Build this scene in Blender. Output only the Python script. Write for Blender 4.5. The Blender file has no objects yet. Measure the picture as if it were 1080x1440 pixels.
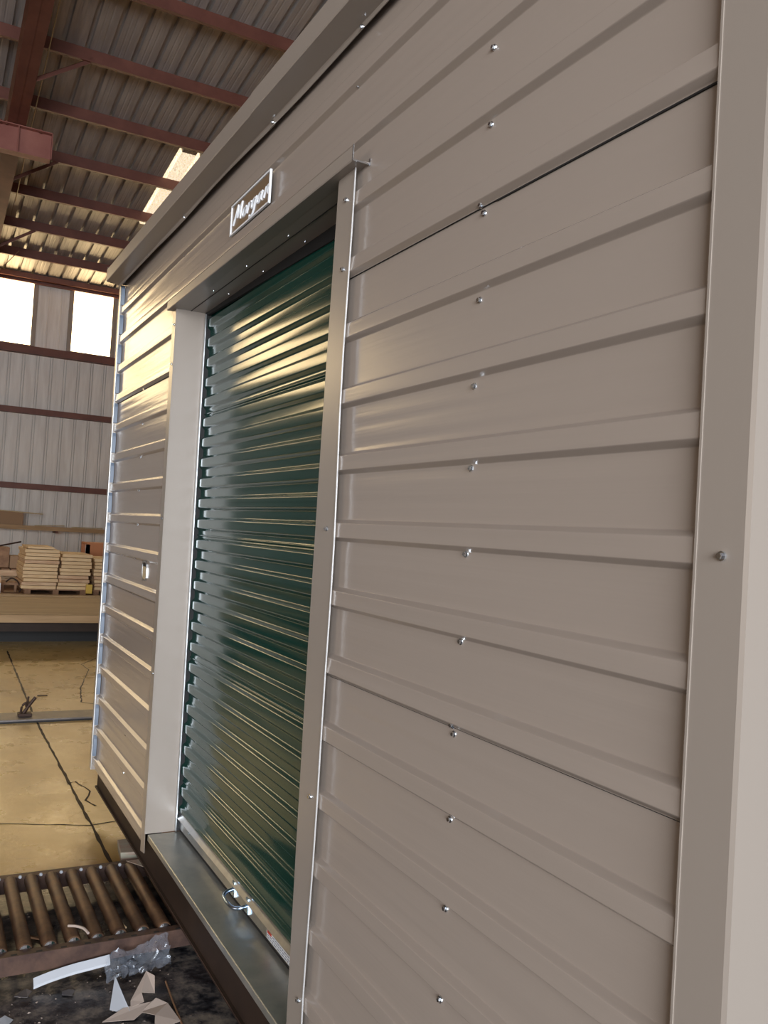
import bpy, bmesh, math, random
from mathutils import Vector, Matrix, noise
random.seed(7)
C = bpy.context.scene.collection
R = math.radians

# ------------------------------------------------------------------ camera
G = 0.21                      # height of the shed's lowest wall rib above the floor
cam_d = bpy.data.cameras.new('camera')
cam = bpy.data.objects.new('camera', cam_d); C.objects.link(cam)
bpy.context.scene.camera = cam
cam_d.sensor_fit = 'VERTICAL'; cam_d.sensor_height = 24.0
cam_d.lens = 1211.258 / 1440 * 24.0
cam_d.clip_start = 0.02; cam_d.clip_end = 300
yaw, pitch, roll = 0.48919, 0.026485, 0.0603125
fwd = Vector((math.sin(yaw) * math.cos(pitch), math.cos(yaw) * math.cos(pitch), math.sin(pitch)))
rt = Vector((math.cos(yaw), -math.sin(yaw), 0)); up = rt.cross(fwd)
rt2 = rt * math.cos(roll) + up * math.sin(roll); up2 = -rt * math.sin(roll) + up * math.cos(roll)
cam.matrix_world = Matrix(((rt2.x, up2.x, -fwd.x, -0.8361), (rt2.y, up2.y, -fwd.y, 0.0),
                           (rt2.z, up2.z, -fwd.z, 1.239 + G), (0, 0, 0, 1)))

# ------------------------------------------------------------------ light
sc = bpy.context.scene
sc.view_settings.view_transform = 'Standard'; sc.view_settings.look = 'None'
sc.view_settings.gamma = 1.0; sc.view_settings.use_curve_mapping = False
sc.view_settings.exposure = 0.28
sc.cycles.use_denoising = True
sc.cycles.max_bounces = 8; sc.cycles.diffuse_bounces = 5; sc.cycles.glossy_bounces = 5
sc.cycles.sample_clamp_indirect = 8.0
WIN_COL = (1.0, 0.74, 0.39); WIN_STR = 8.8        # evening sun behind the translucent clerestory panes
world = bpy.data.worlds.new('sky'); sc.world = world; world.use_nodes = True
wn = world.node_tree.nodes; wl = world.node_tree.links
sky = wn.new('ShaderNodeTexSky'); sky.sky_type = 'NISHITA'; sky.sun_disc = False
sky.sun_elevation = R(14); sky.sun_rotation = R(0)
wl.new(sky.outputs[0], wn['Background'].inputs[0]); wn['Background'].inputs[1].default_value = 0.25

def area(name, loc, rot, sx, sy, power, col):
    l = bpy.data.lights.new(name, 'AREA'); l.shape = 'RECTANGLE'; l.size = sx; l.size_y = sy
    l.energy = power; l.color = col
    o = bpy.data.objects.new(name, l); C.objects.link(o); o.location = loc; o.rotation_euler = rot
    return o
# daylight through the big open bay door behind the photographer; the side lamp is an added warm fill
area('bay_door_daylight', (-4.5, -8.9, 2.5), (R(90), 0, R(0)), 8.0, 4.6, 1900, (0.91, 0.94, 1.0))
area('side_fill', (-13.7, 1.0, 2.3), (R(90), 0, R(-90)), 7.0, 4.2, 190, (1.0, 0.84, 0.70))

# ------------------------------------------------------------------ materials
def mat(name, base, rough=0.5, metal=0.0, spec=0.5, noise_scale=None, noise_amt=0.0, base2=None, bump=0.0,
        bump_scale=40.0, stretch=(1, 1, 1), emit=None, emit_str=0.0, rough_var=0.0, coat=0.0):
    m = bpy.data.materials.new(name); m.use_nodes = True
    n = m.node_tree.nodes; l = m.node_tree.links; b = n['Principled BSDF']
    b.inputs['Base Color'].default_value = (*base, 1); b.inputs['Roughness'].default_value = rough
    b.inputs['Metallic'].default_value = metal; b.inputs['Specular IOR Level'].default_value = spec
    b.inputs['Coat Weight'].default_value = coat
    geo = n.new('ShaderNodeNewGeometry'); mp = n.new('ShaderNodeMapping'); mp.inputs['Scale'].default_value = stretch
    l.new(geo.outputs['Position'], mp.inputs['Vector'])
    if base2 is not None:
        t = n.new('ShaderNodeTexNoise'); t.inputs['Scale'].default_value = noise_scale or 5
        t.inputs['Detail'].default_value = 6; t.inputs['Roughness'].default_value = 0.62
        l.new(mp.outputs[0], t.inputs['Vector'])
        r = n.new('ShaderNodeValToRGB'); r.color_ramp.elements[0].position = 0.38; r.color_ramp.elements[1].position = 0.66
        r.color_ramp.elements[0].color = (*base, 1); r.color_ramp.elements[1].color = (*base2, 1)
        l.new(t.outputs[0], r.inputs[0]); l.new(r.outputs[0], b.inputs['Base Color'])
        if rough_var:
            q = n.new('ShaderNodeMapRange'); q.inputs[3].default_value = rough - rough_var; q.inputs[4].default_value = rough + rough_var
            l.new(t.outputs[0], q.inputs[0]); l.new(q.outputs[0], b.inputs['Roughness'])
    if bump:
        t = n.new('ShaderNodeTexNoise'); t.inputs['Scale'].default_value = bump_scale; t.inputs['Detail'].default_value = 3
        l.new(mp.outputs[0], t.inputs['Vector'])
        bp = n.new('ShaderNodeBump'); bp.inputs['Strength'].default_value = 1.0; bp.inputs['Distance'].default_value = bump
        l.new(t.outputs[0], bp.inputs['Height']); l.new(bp.outputs[0], b.inputs['Normal'])
    if emit:
        b.inputs['Emission Color'].default_value = (*emit, 1); b.inputs['Emission Strength'].default_value = emit_str
    return m

M = {}
M['tan'] = mat('clay_paint', (0.315, 0.266, 0.228), 0.22, 0.0, 0.42, bump=0.0014, bump_scale=9, stretch=(1, 0.10, 3.2))
M['tan_trim'] = mat('clay_trim_paint', (0.29, 0.25, 0.215), 0.30, 0.0, 0.5, bump=0.0006, bump_scale=5, stretch=(1, 0.5, 0.5))
M['green'] = mat('green_paint', (0.003, 0.042, 0.032), 0.15, 0.0, 0.45, bump=0.0003, bump_scale=6, stretch=(1, 0.3, 3))
M['galv'] = mat('galvanised_steel', (0.52, 0.54, 0.56), 0.34, 1.0, base2=(0.62, 0.64, 0.65), noise_scale=22, rough_var=0.08)
M['sill'] = mat('dull_galvanised_sheet', (0.42, 0.43, 0.40), 0.36, 0.75, base2=(0.58, 0.57, 0.51), noise_scale=7, rough_var=0.1)
M['zinc'] = mat('bright_zinc', (0.75, 0.80, 0.86), 0.18, 1.0)
M['bluesteel'] = mat('zinc_plated_handle', (0.45, 0.60, 0.80), 0.22, 1.0)
M['brown'] = mat('brown_floor_frame_paint', (0.024, 0.014, 0.010), 0.6, spec=0.25, base2=(0.036, 0.021, 0.014), noise_scale=6)
M['hem'] = mat('cut_sheet_edge', (0.62, 0.62, 0.62), 0.45, 0.6)
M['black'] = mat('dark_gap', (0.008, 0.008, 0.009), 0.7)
M['wood'] = mat('pale_pine', (0.62, 0.42, 0.22), 0.65, base2=(0.75, 0.55, 0.32), noise_scale=9, stretch=(0.6, 0.6, 6))
M['wood_red'] = mat('reddish_pine', (0.50, 0.30, 0.17), 0.65, base2=(0.66, 0.46, 0.28), noise_scale=9, stretch=(0.6, 0.6, 6))
M['wood_dark'] = mat('old_timber', (0.20, 0.10, 0.05), 0.7, base2=(0.34, 0.19, 0.10), noise_scale=8)
M['deck'] = mat('worn_deck_timber', (0.30, 0.185, 0.085), 0.6, base2=(0.40, 0.26, 0.13), noise_scale=3, stretch=(0.4, 5, 5))
M['treated'] = mat('weathered_block_timber', (0.27, 0.17, 0.13), 0.7, base2=(0.27, 0.29, 0.22), noise_scale=26, stretch=(.3, .3, 3))
M['red'] = mat('red_oxide_primer', (0.115, 0.036, 0.024), 0.55, base2=(0.16, 0.055, 0.036), noise_scale=3)
M['redlight'] = mat('faded_red_primer', (0.26, 0.09, 0.07), 0.55, base2=(0.33, 0.13, 0.10), noise_scale=2)
M['roof'] = mat('galvalume_roof_sheet', (0.36, 0.33, 0.31), 0.50, 0.25, base2=(0.48, 0.45, 0.42), noise_scale=2.2, stretch=(6, 0.5, 1))
M['wallsheet'] = mat('white_wall_liner_sheet', (0.62, 0.58, 0.54), 0.5, base2=(0.74, 0.71, 0.67), noise_scale=2.5, stretch=(4, 4, .4))
M['hallwall'] = mat('hall_wall_sheet', (0.26, 0.20, 0.15), 0.6, base2=(0.34, 0.27, 0.21), noise_scale=2)
M['roller'] = mat('worn_roller_steel', (0.06, 0.030, 0.018), 0.46, 0.4, base2=(0.155, 0.082, 0.042), noise_scale=14, rough_var=0.1)
M['rail'] = mat('rusty_conveyor_rail', (0.055, 0.030, 0.024), 0.5, 0.35, base2=(0.12, 0.066, 0.046), noise_scale=12)
M['steel'] = mat('worn_flat_steel', (0.13, 0.12, 0.125), 0.45, 0.5, base2=(0.20, 0.18, 0.17), noise_scale=10)
M['rust'] = mat('rusty_iron', (0.045, 0.022, 0.014), 0.6, 0.4)
M['card'] = mat('brown_cardboard', (0.30, 0.19, 0.11), 0.8)
M['orange'] = mat('orange_brown_board', (0.42, 0.16, 0.06), 0.6)
M['paper'] = mat('white_paper', (0.46, 0.48, 0.52), 0.7)
M['paper_tan'] = mat('pinkish_paper', (0.42, 0.34, 0.29), 0.7)
M['white'] = mat('white_plastic', (0.75, 0.78, 0.82), 0.4)
M['red_print'] = mat('red_print', (0.5, 0.05, 0.03), 0.5)
M['grey_print'] = mat('grey_print', (0.28, 0.29, 0.33), 0.5)
M['bronze'] = mat('bronze_sign_ground', (0.22, 0.15, 0.09), 0.32, 0.2)
M['foil'] = mat('pale_foam', (0.42, 0.31, 0.15), 0.6, base2=(0.58, 0.5, 0.36), noise_scale=60)
M['pane'] = mat('sunlit_translucent_pane', (0.8, 0.8, 0.8), 0.5, emit=WIN_COL, emit_str=WIN_STR)
M['skylight'] = mat('translucent_roof_panel', (0.8, 0.75, 0.65), 0.5, base2=(0.30, 0.26, 0.22), noise_scale=16, stretch=(5, 1.2, 1), emit=(1.0, 0.86, 0.64), emit_str=0.95)
M['yellow'] = mat('yellow_board', (0.62, 0.40, 0.06), 0.6)

_n = M['skylight'].node_tree; _r = [q for q in _n.nodes if q.type == 'VALTORGB'][0]
_c = _n.nodes.new('ShaderNodeMixRGB'); _c.blend_type = 'MULTIPLY'; _c.inputs[0].default_value = 1; _c.inputs[2].default_value = (1.3, 1.15, .92, 1)
_n.links.new(_r.outputs[0], _c.inputs[1]); _n.links.new(_c.outputs[0], _n.nodes['Principled BSDF'].inputs['Emission Color'])
def make_clear():
    m = bpy.data.materials.new('clear_film'); m.use_nodes = True
    n = m.node_tree.nodes; l = m.node_tree.links
    for x in list(n):
        if x.type == 'BSDF_PRINCIPLED': n.remove(x)
    g = n.new('ShaderNodeBsdfGlossy'); g.inputs['Roughness'].default_value = 0.12; g.inputs['Color'].default_value = (.9, .95, 1, 1)
    t = n.new('ShaderNodeBsdfTransparent'); d = n.new('ShaderNodeBsdfDiffuse'); d.inputs['Color'].default_value = (.55, .62, .75, 1)
    f = n.new('ShaderNodeLayerWeight'); f.inputs['Blend'].default_value = 0.30
    a = n.new('ShaderNodeMixShader'); b = n.new('ShaderNodeMixShader'); a.inputs[0].default_value = 0.12
    l.new(t.outputs[0], a.inputs[1]); l.new(d.outputs[0], a.inputs[2])
    l.new(f.outputs['Fresnel'], b.inputs[0]); l.new(a.outputs[0], b.inputs[1]); l.new(g.outputs[0], b.inputs[2])
    l.new(b.outputs[0], n['Material Output'].inputs[0]); return m
M['clear'] = make_clear()

def make_floor():
    m = bpy.data.materials.new('workshop_concrete'); m.use_nodes = True
    n = m.node_tree.nodes; l = m.node_tree.links; b = n['Principled BSDF']
    geo = n.new('ShaderNodeNewGeometry'); sep = n.new('ShaderNodeSeparateXYZ'); l.new(geo.outputs['Position'], sep.inputs[0])
    def nz(scale, detail=6, st=(1, 1, 1), rg=.6):
        mp = n.new('ShaderNodeMapping'); mp.inputs['Scale'].default_value = st
        l.new(geo.outputs['Position'], mp.inputs[0])
        t = n.new('ShaderNodeTexNoise'); t.inputs['Scale'].default_value = scale; t.inputs['Detail'].default_value = detail
        t.inputs['Roughness'].default_value = rg; l.new(mp.outputs[0], t.inputs['Vector']); return t.outputs[0]
    def ramp(src, stops):
        r = n.new('ShaderNodeValToRGB'); e = r.color_ramp.elements
        while len(e) < len(stops): e.new(0.5)
        for x, (p, c) in zip(e, stops): x.position = p; x.color = (*c, 1)
        l.new(src, r.inputs[0]); return r.outputs[0]
    clean = ramp(nz(1.6, 8, (1, .7, 1)), [(0.3, (0.52, 0.34, 0.12)), (0.5, (0.68, 0.46, 0.17)), (0.72, (0.78, 0.56, 0.25))])
    scuff = ramp(nz(9, 8, (.8, 3, 1), .7), [(0.60, (1, 1, 1)), (0.74, (0.45, 0.38, 0.30))])
    mul = n.new('ShaderNodeMixRGB'); mul.blend_type = 'MULTIPLY'; mul.inputs[0].default_value = 0.55
    l.new(clean, mul.inputs[1]); l.new(scuff, mul.inputs[2])
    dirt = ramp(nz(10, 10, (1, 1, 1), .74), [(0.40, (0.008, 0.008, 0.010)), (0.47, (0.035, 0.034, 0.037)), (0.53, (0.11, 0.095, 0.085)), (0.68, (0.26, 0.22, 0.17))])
    # oily dirt has built up on the floor around and in front of the conveyor
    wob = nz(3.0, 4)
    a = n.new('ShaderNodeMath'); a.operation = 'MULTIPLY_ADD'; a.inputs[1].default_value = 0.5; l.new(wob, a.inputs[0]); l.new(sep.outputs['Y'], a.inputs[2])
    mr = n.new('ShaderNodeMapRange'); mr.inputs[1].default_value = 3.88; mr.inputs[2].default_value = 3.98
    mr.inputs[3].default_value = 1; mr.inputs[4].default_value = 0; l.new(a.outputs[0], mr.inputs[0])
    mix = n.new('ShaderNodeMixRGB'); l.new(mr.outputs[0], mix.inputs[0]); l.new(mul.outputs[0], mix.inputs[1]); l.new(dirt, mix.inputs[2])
    # floor left of view, darkened in colour to dim its reflections in door and wall
    a2 = n.new('ShaderNodeMath'); a2.operation = 'MULTIPLY_ADD'; a2.inputs[1].default_value = 0.5; l.new(wob, a2.inputs[0]); l.new(sep.outputs['X'], a2.inputs[2])
    m2 = n.new('ShaderNodeMapRange'); m2.inputs[1].default_value = -1.1; m2.inputs[2].default_value = -0.9
    m2.inputs[3].default_value = 1; m2.inputs[4].default_value = 0; l.new(a2.outputs[0], m2.inputs[0])
    dimmed = ramp(nz(1.1, 8), [(0.35, (0.055, 0.036, 0.024)), (0.65, (0.15, 0.10, 0.06))])
    mx2 = n.new('ShaderNodeMixRGB'); l.new(m2.outputs[0], mx2.inputs[0]); l.new(mix.outputs[0], mx2.inputs[1]); l.new(dimmed, mx2.inputs[2])
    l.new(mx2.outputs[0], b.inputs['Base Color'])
    rr = n.new('ShaderNodeMapRange'); rr.inputs[3].default_value = 0.18; rr.inputs[4].default_value = 0.40
    l.new(nz(4, 5), rr.inputs[0]); l.new(rr.outputs[0], b.inputs['Roughness'])
    bp = n.new('ShaderNodeBump'); bp.inputs['Distance'].default_value = 0.004; bp.inputs['Strength'].default_value = 0.6
    l.new(nz(14, 6), bp.inputs['Height']); l.new(bp.outputs[0], b.inputs['Normal'])
    return m
M['floor'] = make_floor()

# ------------------------------------------------------------------ helpers
WLOC = {}
def link(name, me, m, parent=None, smooth=False, loc=None, kind=None):
    o = bpy.data.objects.new(name, me); C.objects.link(o)
    if m is not None and not me.materials:
        for mm in (m if isinstance(m, (list, tuple)) else [m]): me.materials.append(mm)
    loc = Vector(loc) if loc is not None else Vector((0, 0, 0))
    if parent is not None:
        o.parent = parent; o.location = loc - WLOC[parent.name]
    else: o.location = loc
    WLOC[o.name] = loc
    if kind: o['kind'] = kind
    return o
def obj(name, bm, m, parent=None, smooth=False, kind=None, angle=None, wn_=False):
    """link a bmesh given in world coordinates as one object whose origin is its own centre"""
    cs = [v.co for v in bm.verts]
    lo = Vector([min(c[i] for c in cs) for i in range(3)]); hi = Vector([max(c[i] for c in cs) for i in range(3)])
    ctr = (lo + hi) / 2; ctr.z = lo.z
    for v in bm.verts: v.co -= ctr
    bmesh.ops.recalc_face_normals(bm, faces=bm.faces)
    me = bpy.data.meshes.new(name); bm.to_mesh(me); bm.free()
    if smooth:
        for p in me.polygons: p.use_smooth = True
        if angle: me.set_sharp_from_angle(angle=R(angle))
    o = link(name, me, m, parent, loc=ctr, kind=kind)
    if wn_:
        w = o.modifiers.new('flat_faces', 'WEIGHTED_NORMAL'); w.weight = 100; w.keep_sharp = True
    return o
def empty(name, loc, label=None, cat=None, group=None):
    o = bpy.data.objects.new(name, None); C.objects.link(o); o.location = loc; o.empty_display_size = 0.1
    WLOC[o.name] = Vector(loc)
    if label: tag(o, label, cat, group)
    return o
def tag(o, label, cat, group=None):
    o['label'] = label; o['category'] = cat
    if group: o['group'] = group
    return o
def box(bm, x0, x1, y0, y1, z0, z1, mi=0):
    vs = [bm.verts.new((x, y, z)) for z in (z0, z1) for y in (y0, y1) for x in (x0, x1)]
    for f in ((0, 1, 3, 2), (4, 6, 7, 5), (0, 4, 5, 1), (2, 3, 7, 6), (0, 2, 6, 4), (1, 5, 7, 3)):
        bm.faces.new([vs[i] for i in f]).material_index = mi
    return vs
def hexa(bm, p):      # 8 points: bottom ring 0-3, top ring 4-7
    vs = [bm.verts.new(q) for q in p]
    for f in ((0, 3, 2, 1), (4, 5, 6, 7), (0, 1, 5, 4), (1, 2, 6, 5), (2, 3, 7, 6), (3, 0, 4, 7)):
        bm.faces.new([vs[i] for i in f])
def bbox(*a): bm = bmesh.new(); box(bm, *a); return bm
def bevel(bm, w, seg=2):
    bmesh.ops.bevel(bm, geom=list(bm.edges), offset=w, segments=seg, profile=0.6, affect='EDGES'); return bm
def sweep(bm, prof, a, b, axis='y', closed=False, n=1, fn=None, mi=0):
    """extrude a profile along an axis; prof gives the two other coordinates"""
    rows = []
    for k in range(n + 1):
        t = a + (b - a) * k / n; row = []
        for p in prof:
            c = {'y': (p[0], t, p[1]), 'x': (t, p[0], p[1]), 'z': (p[0], p[1], t)}[axis]
            c = Vector(c)
            if fn: c = fn(c)
            row.append(bm.verts.new(c))
        rows.append(row)
    m = len(prof); rng = m if closed else m - 1
    for r0, r1 in zip(rows, rows[1:]):
        for i in range(rng):
            j = (i + 1) % m
            bm.faces.new((r0[i], r0[j], r1[j], r1[i])).material_index = mi
    if closed:
        bm.faces.new(rows[0][::-1]).material_index = mi; bm.faces.new(rows[-1]).material_index = mi
    return rows
def thick(bm, t):
    bmesh.ops.recalc_face_normals(bm, faces=bm.faces)
    bmesh.ops.solidify(bm, geom=list(bm.faces), thickness=t); return bm
def tube(bm, pts, r, seg=10, caps=True, flat=None):
    pts = [Vector(p) for p in pts]; rings = []
    for i, p in enumerate(pts):
        d = (pts[min(i + 1, len(pts) - 1)] - pts[max(i - 1, 0)]).normalized()
        ref = Vector((0, 0, 1)) if abs(d.z) < 0.9 else Vector((1, 0, 0))
        if flat: ref = Vector(flat)
        u = d.cross(ref).normalized(); v = d.cross(u).normalized()
        rr = r[i] if isinstance(r, (list, tuple)) else r
        rings.append([bm.verts.new(p + (u * math.cos(2 * math.pi * k / seg) + v * math.sin(2 * math.pi * k / seg)) * rr) for k in range(seg)])
    for a, b in zip(rings, rings[1:]):
        for k in range(seg): bm.faces.new((a[k], a[(k + 1) % seg], b[(k + 1) % seg], b[k]))
    if caps: bm.faces.new(rings[0][::-1]); bm.faces.new(rings[-1])
def catmull(p, n=6):
    p = [Vector(q) for q in p]; q = [p[0]] + p + [p[-1]]; out = []
    for i in range(1, len(q) - 2):
        for k in range(n):
            t = k / n; a, b, c, d = q[i - 1], q[i], q[i + 1], q[i + 2]
            out.append(0.5 * ((2 * b) + (c - a) * t + (2 * a - 5 * b + 4 * c - d) * t * t + (3 * b - a - 3 * c + d) * t ** 3))
    out.append(p[-1]); return out
def struct(name, bm, m, **k):
    o = obj(name, bm, m, kind='structure', **k); return o

# ------------------------------------------------------------------ the hall
XL, XR, YB, YF = -14.0, 9.0, 21.6, -9.0
S_, Y6, Z6 = 0.09165, 20.008, 6.919 + G
def roof_z(y): return Z6 + S_ * (Y6 - y)
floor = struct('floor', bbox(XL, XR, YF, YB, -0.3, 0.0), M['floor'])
# saw-cut joints and a wandering crack, as shallow dark channels lying in the floor
def crack(name, pts, w, z=0.0012, jit=1.1):
    bm = bmesh.new(); pr = None
    pts2 = []
    for (a, b) in zip(pts, pts[1:]):
        L = math.dist(a, b); n = max(2, int(L / 0.06))
        for k in range(n):
            t = k / n; j = w * jit
            pts2.append((a[0] + (b[0] - a[0]) * t + random.uniform(-j, j), a[1] + (b[1] - a[1]) * t + random.uniform(-j, j)))
    pts2.append(pts[-1]); L_, R_ = [], []
    for i, p in enumerate(pts2):
        q = pts2[min(i + 1, len(pts2) - 1)]; o_ = pts2[max(i - 1, 0)]
        d = Vector((q[0] - o_[0], q[1] - o_[1])).normalized(); nn = Vector((-d.y, d.x)) * w * random.uniform(0.6, 1.4)
        L_.append(bm.verts.new((p[0] + nn.x, p[1] + nn.y, z))); R_.append(bm.verts.new((p[0] - nn.x, p[1] - nn.y, z)))
    for i in range(len(L_) - 1): bm.faces.new((L_[i], L_[i + 1], R_[i + 1], R_[i]))
    return obj(name, bm, M['brown'], floor)
crack('floor_joint', [(-0.045, 3.6), (-0.05, 6.5), (0.02, 9.8)], 0.007, jit=.35)
crack('floor_crack', [(0.86, 9.30), (0.62, 8.85), (0.64, 8.55), (0.42, 7.6), (0.34, 7.05), (0.50, 6.9), (0.42, 6.3)], 0.005)
crack('floor_crack', [(-0.9, 4.45), (-0.4, 4.36), (-0.05, 4.22), (0.3, 4.3)], 0.004)
crack('floor_crack', [(-0.06, 4.9), (-0.01, 4.95), (0.03, 4.75), (-0.01, 4.6), (0.02, 4.5)], 0.005)

def rib_sheet(width, h, ribw, nrib, minor=True):
    """cross profile of one ribbed sheet: list of (along, out)"""
    p = []; pitch = width / nrib
    for i in range(nrib):
        x = i * pitch
        p += [(x, 0), (x + .012, h), (x + ribw - .012, h), (x + ribw, 0)]
        if minor:
            for q in (.36, .68):
                c = x + ribw + (pitch - ribw) * q
                p += [(c - .015, 0), (c - .007, .004), (c + .007, .004), (c + .015, 0)]
    p.append((width, 0)); return p

# back wall sheets (vertical ribs), girts, clerestory windows
wb = struct('wall_back', bbox(XL, XR, YB + 0.08, YB + 0.14, 0, 5.0 + G), M['hallwall'])
prof = []
for i in range(3):
    x = i * .3047
    for q in (0, .052): prof += [(x + q, 0), (x + q + .001, .045), (x + q + .018, .045), (x + q + .019, 0)]
prof.append((.914, 0))
bm = bmesh.new(); sweep(bm, [(p[0], -p[1]) for p in prof], 0, 1, 'z')
def sheet_mesh(name, z0, z1, w=0.914):
    bm = bmesh.new(); sweep(bm, [(x, y) for x, y in prof], z0, z1, 'z'); bmesh.ops.recalc_face_normals(bm, faces=bm.faces)
    me = bpy.data.meshes.new(name); bm.to_mesh(me); bm.free(); me.materials.append(M['wallsheet']); return me
bm.free()
low_me = sheet_mesh('wall_sheet', 0, 5.0 + G)
x = 3.06
while x > XL:
    x -= 0.914
    link('wall_sheet', low_me, None, wb, loc=(max(x, XL), YB + 0.02, 0))
for k in range(7): link('wall_sheet', low_me, None, wb, loc=(3.06 + .914 * k, YB + 0.02, 0))
ZW0, ZW1 = 5.14 + G, 6.63 + G
wins = [(-9.1, -5.95), (-4.75, -3.0), (-2.3, -1.5), (-0.9, 1.08), (1.96, 2.88), (3.8, 4.8), (5.7, 6.7)]
edges = [XL] + [e for w in wins for e in w] + [XR]
for i in range(0, len(edges), 2):           # solid bays between the windows
    a, b = edges[i], edges[i + 1]
    bm = bmesh.new(); sweep(bm, [(a, YB + .03), (a + (b - a) * .36, YB + .03), (a + (b - a) * .37, YB + .015), (a + (b - a) * .39, YB + .015), (a + (b - a) * .40, YB + .03),
                                 (a + (b - a) * .68, YB + .03), (a + (b - a) * .69, YB + .015), (a + (b - a) * .71, YB + .015), (a + (b - a) * .72, YB + .03), (b, YB + .03)], 5.0 + G, ZW1 + .25, 'z')
    obj('wall_sheet', bm, M['wallsheet'], wb)
for i, (a, b) in enumerate(wins):
    ZB = ZW0 if a != -4.75 else 4.15 + G      # one taller window, beside the middle of the wall
    w = struct('window_%d' % (i + 1), bbox(a, b, YB + 0.005, YB + 0.015, ZB, ZW1), M['pane'])
    for (x0, x1, z0, z1) in ((a - .09, a + .01, ZB, ZW1), (b - .01, b + .09, ZB, ZW1), (a, b, ZW1 - .01, ZW1 + .04), (a, b, ZB - .04, ZB + .01)):
        obj('window_frame', bbox(x0, x1, YB - 0.03, YB + 0.04, z0, z1), M['tan_trim'], w)
def channel(depth, flange, lip, t=0.006, sgn=1):
    """C section: list of (out, z) for a web `depth` high with flanges pointing to -out*sgn"""
    return [(0, 0), (flange, 0), (flange, lip), (flange - t, lip), (flange - t, t), (t, t), (t, depth - t), (flange - t, depth - t), (flange - t, depth - lip), (flange, depth - lip), (flange, depth), (0, depth)]
def girt(z, parent=None, d=0.13, name='girt'):
    bm = bmesh.new(); sweep(bm, [(YB - 0.20 + (0.2 - p[1] * 0.2 / 0.13) * 0 + p[1] * 0.2 / d * (1), z + d - p[0]) for p in channel(d, 0.07, 0.02)] if False else
                            [(YB - 0.20, z), (YB, z), (YB, z + .006), (YB - .194, z + .006), (YB - .194, z + d - .006), (YB - .17, z + d - .006), (YB - .17, z + d), (YB - .20, z + d)], XL, XR, 'x', closed=True)
    return obj(name, bm, M['red'], wb)
girt(4.93 + G, d=0.17); girt(3.54 + G); girt(1.80 + G)
girt(6.66 + G - .01, d=0.12, name='window_head_girt')
wl_ = struct('wall_left', bbox(XL - .1, XL, YF, YB, 0, 9.8), M['hallwall'])
wr_ = struct('wall_right', bbox(XR, XR + .1, YF, YB, 0, 9.8), M['hallwall'])
bm = bmesh.new()
box(bm, XL, -9, YF - .1, YF, 0, 9.8); box(bm, 0, XR, YF - .1, YF, 0, 9.8); box(bm, -9, 0, YF - .1, YF, 5.0, 9.8)
struct('wall_front', bm, M['hallwall'])

# roof: ribbed sheets, purlins, rafter
ceil_bm = bmesh.new()
hexa(ceil_bm, [(XL, YF, roof_z(YF) + .08), (XR, YF, roof_z(YF) + .08), (XR, YB + .1, roof_z(YB + .1) + .08), (XL, YB + .1, roof_z(YB + .1) + .08),
               (XL, YF, roof_z(YF) + .12), (XR, YF, roof_z(YF) + .12), (XR, YB + .1, roof_z(YB + .1) + .12), (XL, YB + .1, roof_z(YB + .1) + .12)])
ceiling = struct('ceiling', ceil_bm, M['roof'])
rp = []
for i in range(3):
    x = i * .3048
    rp += [(x, 0), (x + .010, .060), (x + .058, .060), (x + .068, 0)]
    for q in (.14, .21):
        rp += [(x + q - .014, 0), (x + q - .006, .004), (x + q + .006, .004), (x + q + .014, 0)]
rp.append((.9144, 0))
def roof_sheet(y0, y1, name, m):
    bm = bmesh.new(); ra = []
    for y in (y0, y1): ra.append([bm.verts.new((p[0], y, roof_z(y) - roof_z(0) + p[1])) for p in rp])
    for i in range(len(rp) - 1): bm.faces.new((ra[0][i], ra[0][i + 1], ra[1][i + 1], ra[1][i]))
    me = bpy.data.meshes.new(name); bm.to_mesh(me); bm.free(); me.materials.append(m); return me
full = roof_sheet(YF, YB + .1, 'roof_sheet', M['roof'])
nx = int((XR - XL) / .9144) + 1; x_off = 2.50 - .9144 * 18
SK = (14.36, 17.5)
for k in range(-1, nx + 3):
    x = x_off + k * .9144
    if x < XL - .3 or x > XR: continue
    if abs(x - 2.50) < .01:
        for (a, b, m, nm) in ((YF, SK[0], M['roof'], 'roof_sheet'), (SK[0], SK[1], M['skylight'], 'skylight_sheet'), (SK[1], YB + .1, M['roof'], 'roof_sheet')):
            link(nm, roof_sheet(a, b, nm, m), None, ceiling, loc=(x, 0, roof_z(0)))
    else: link('roof_sheet', full, None, ceiling, loc=(x, 0, roof_z(0)))
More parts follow.
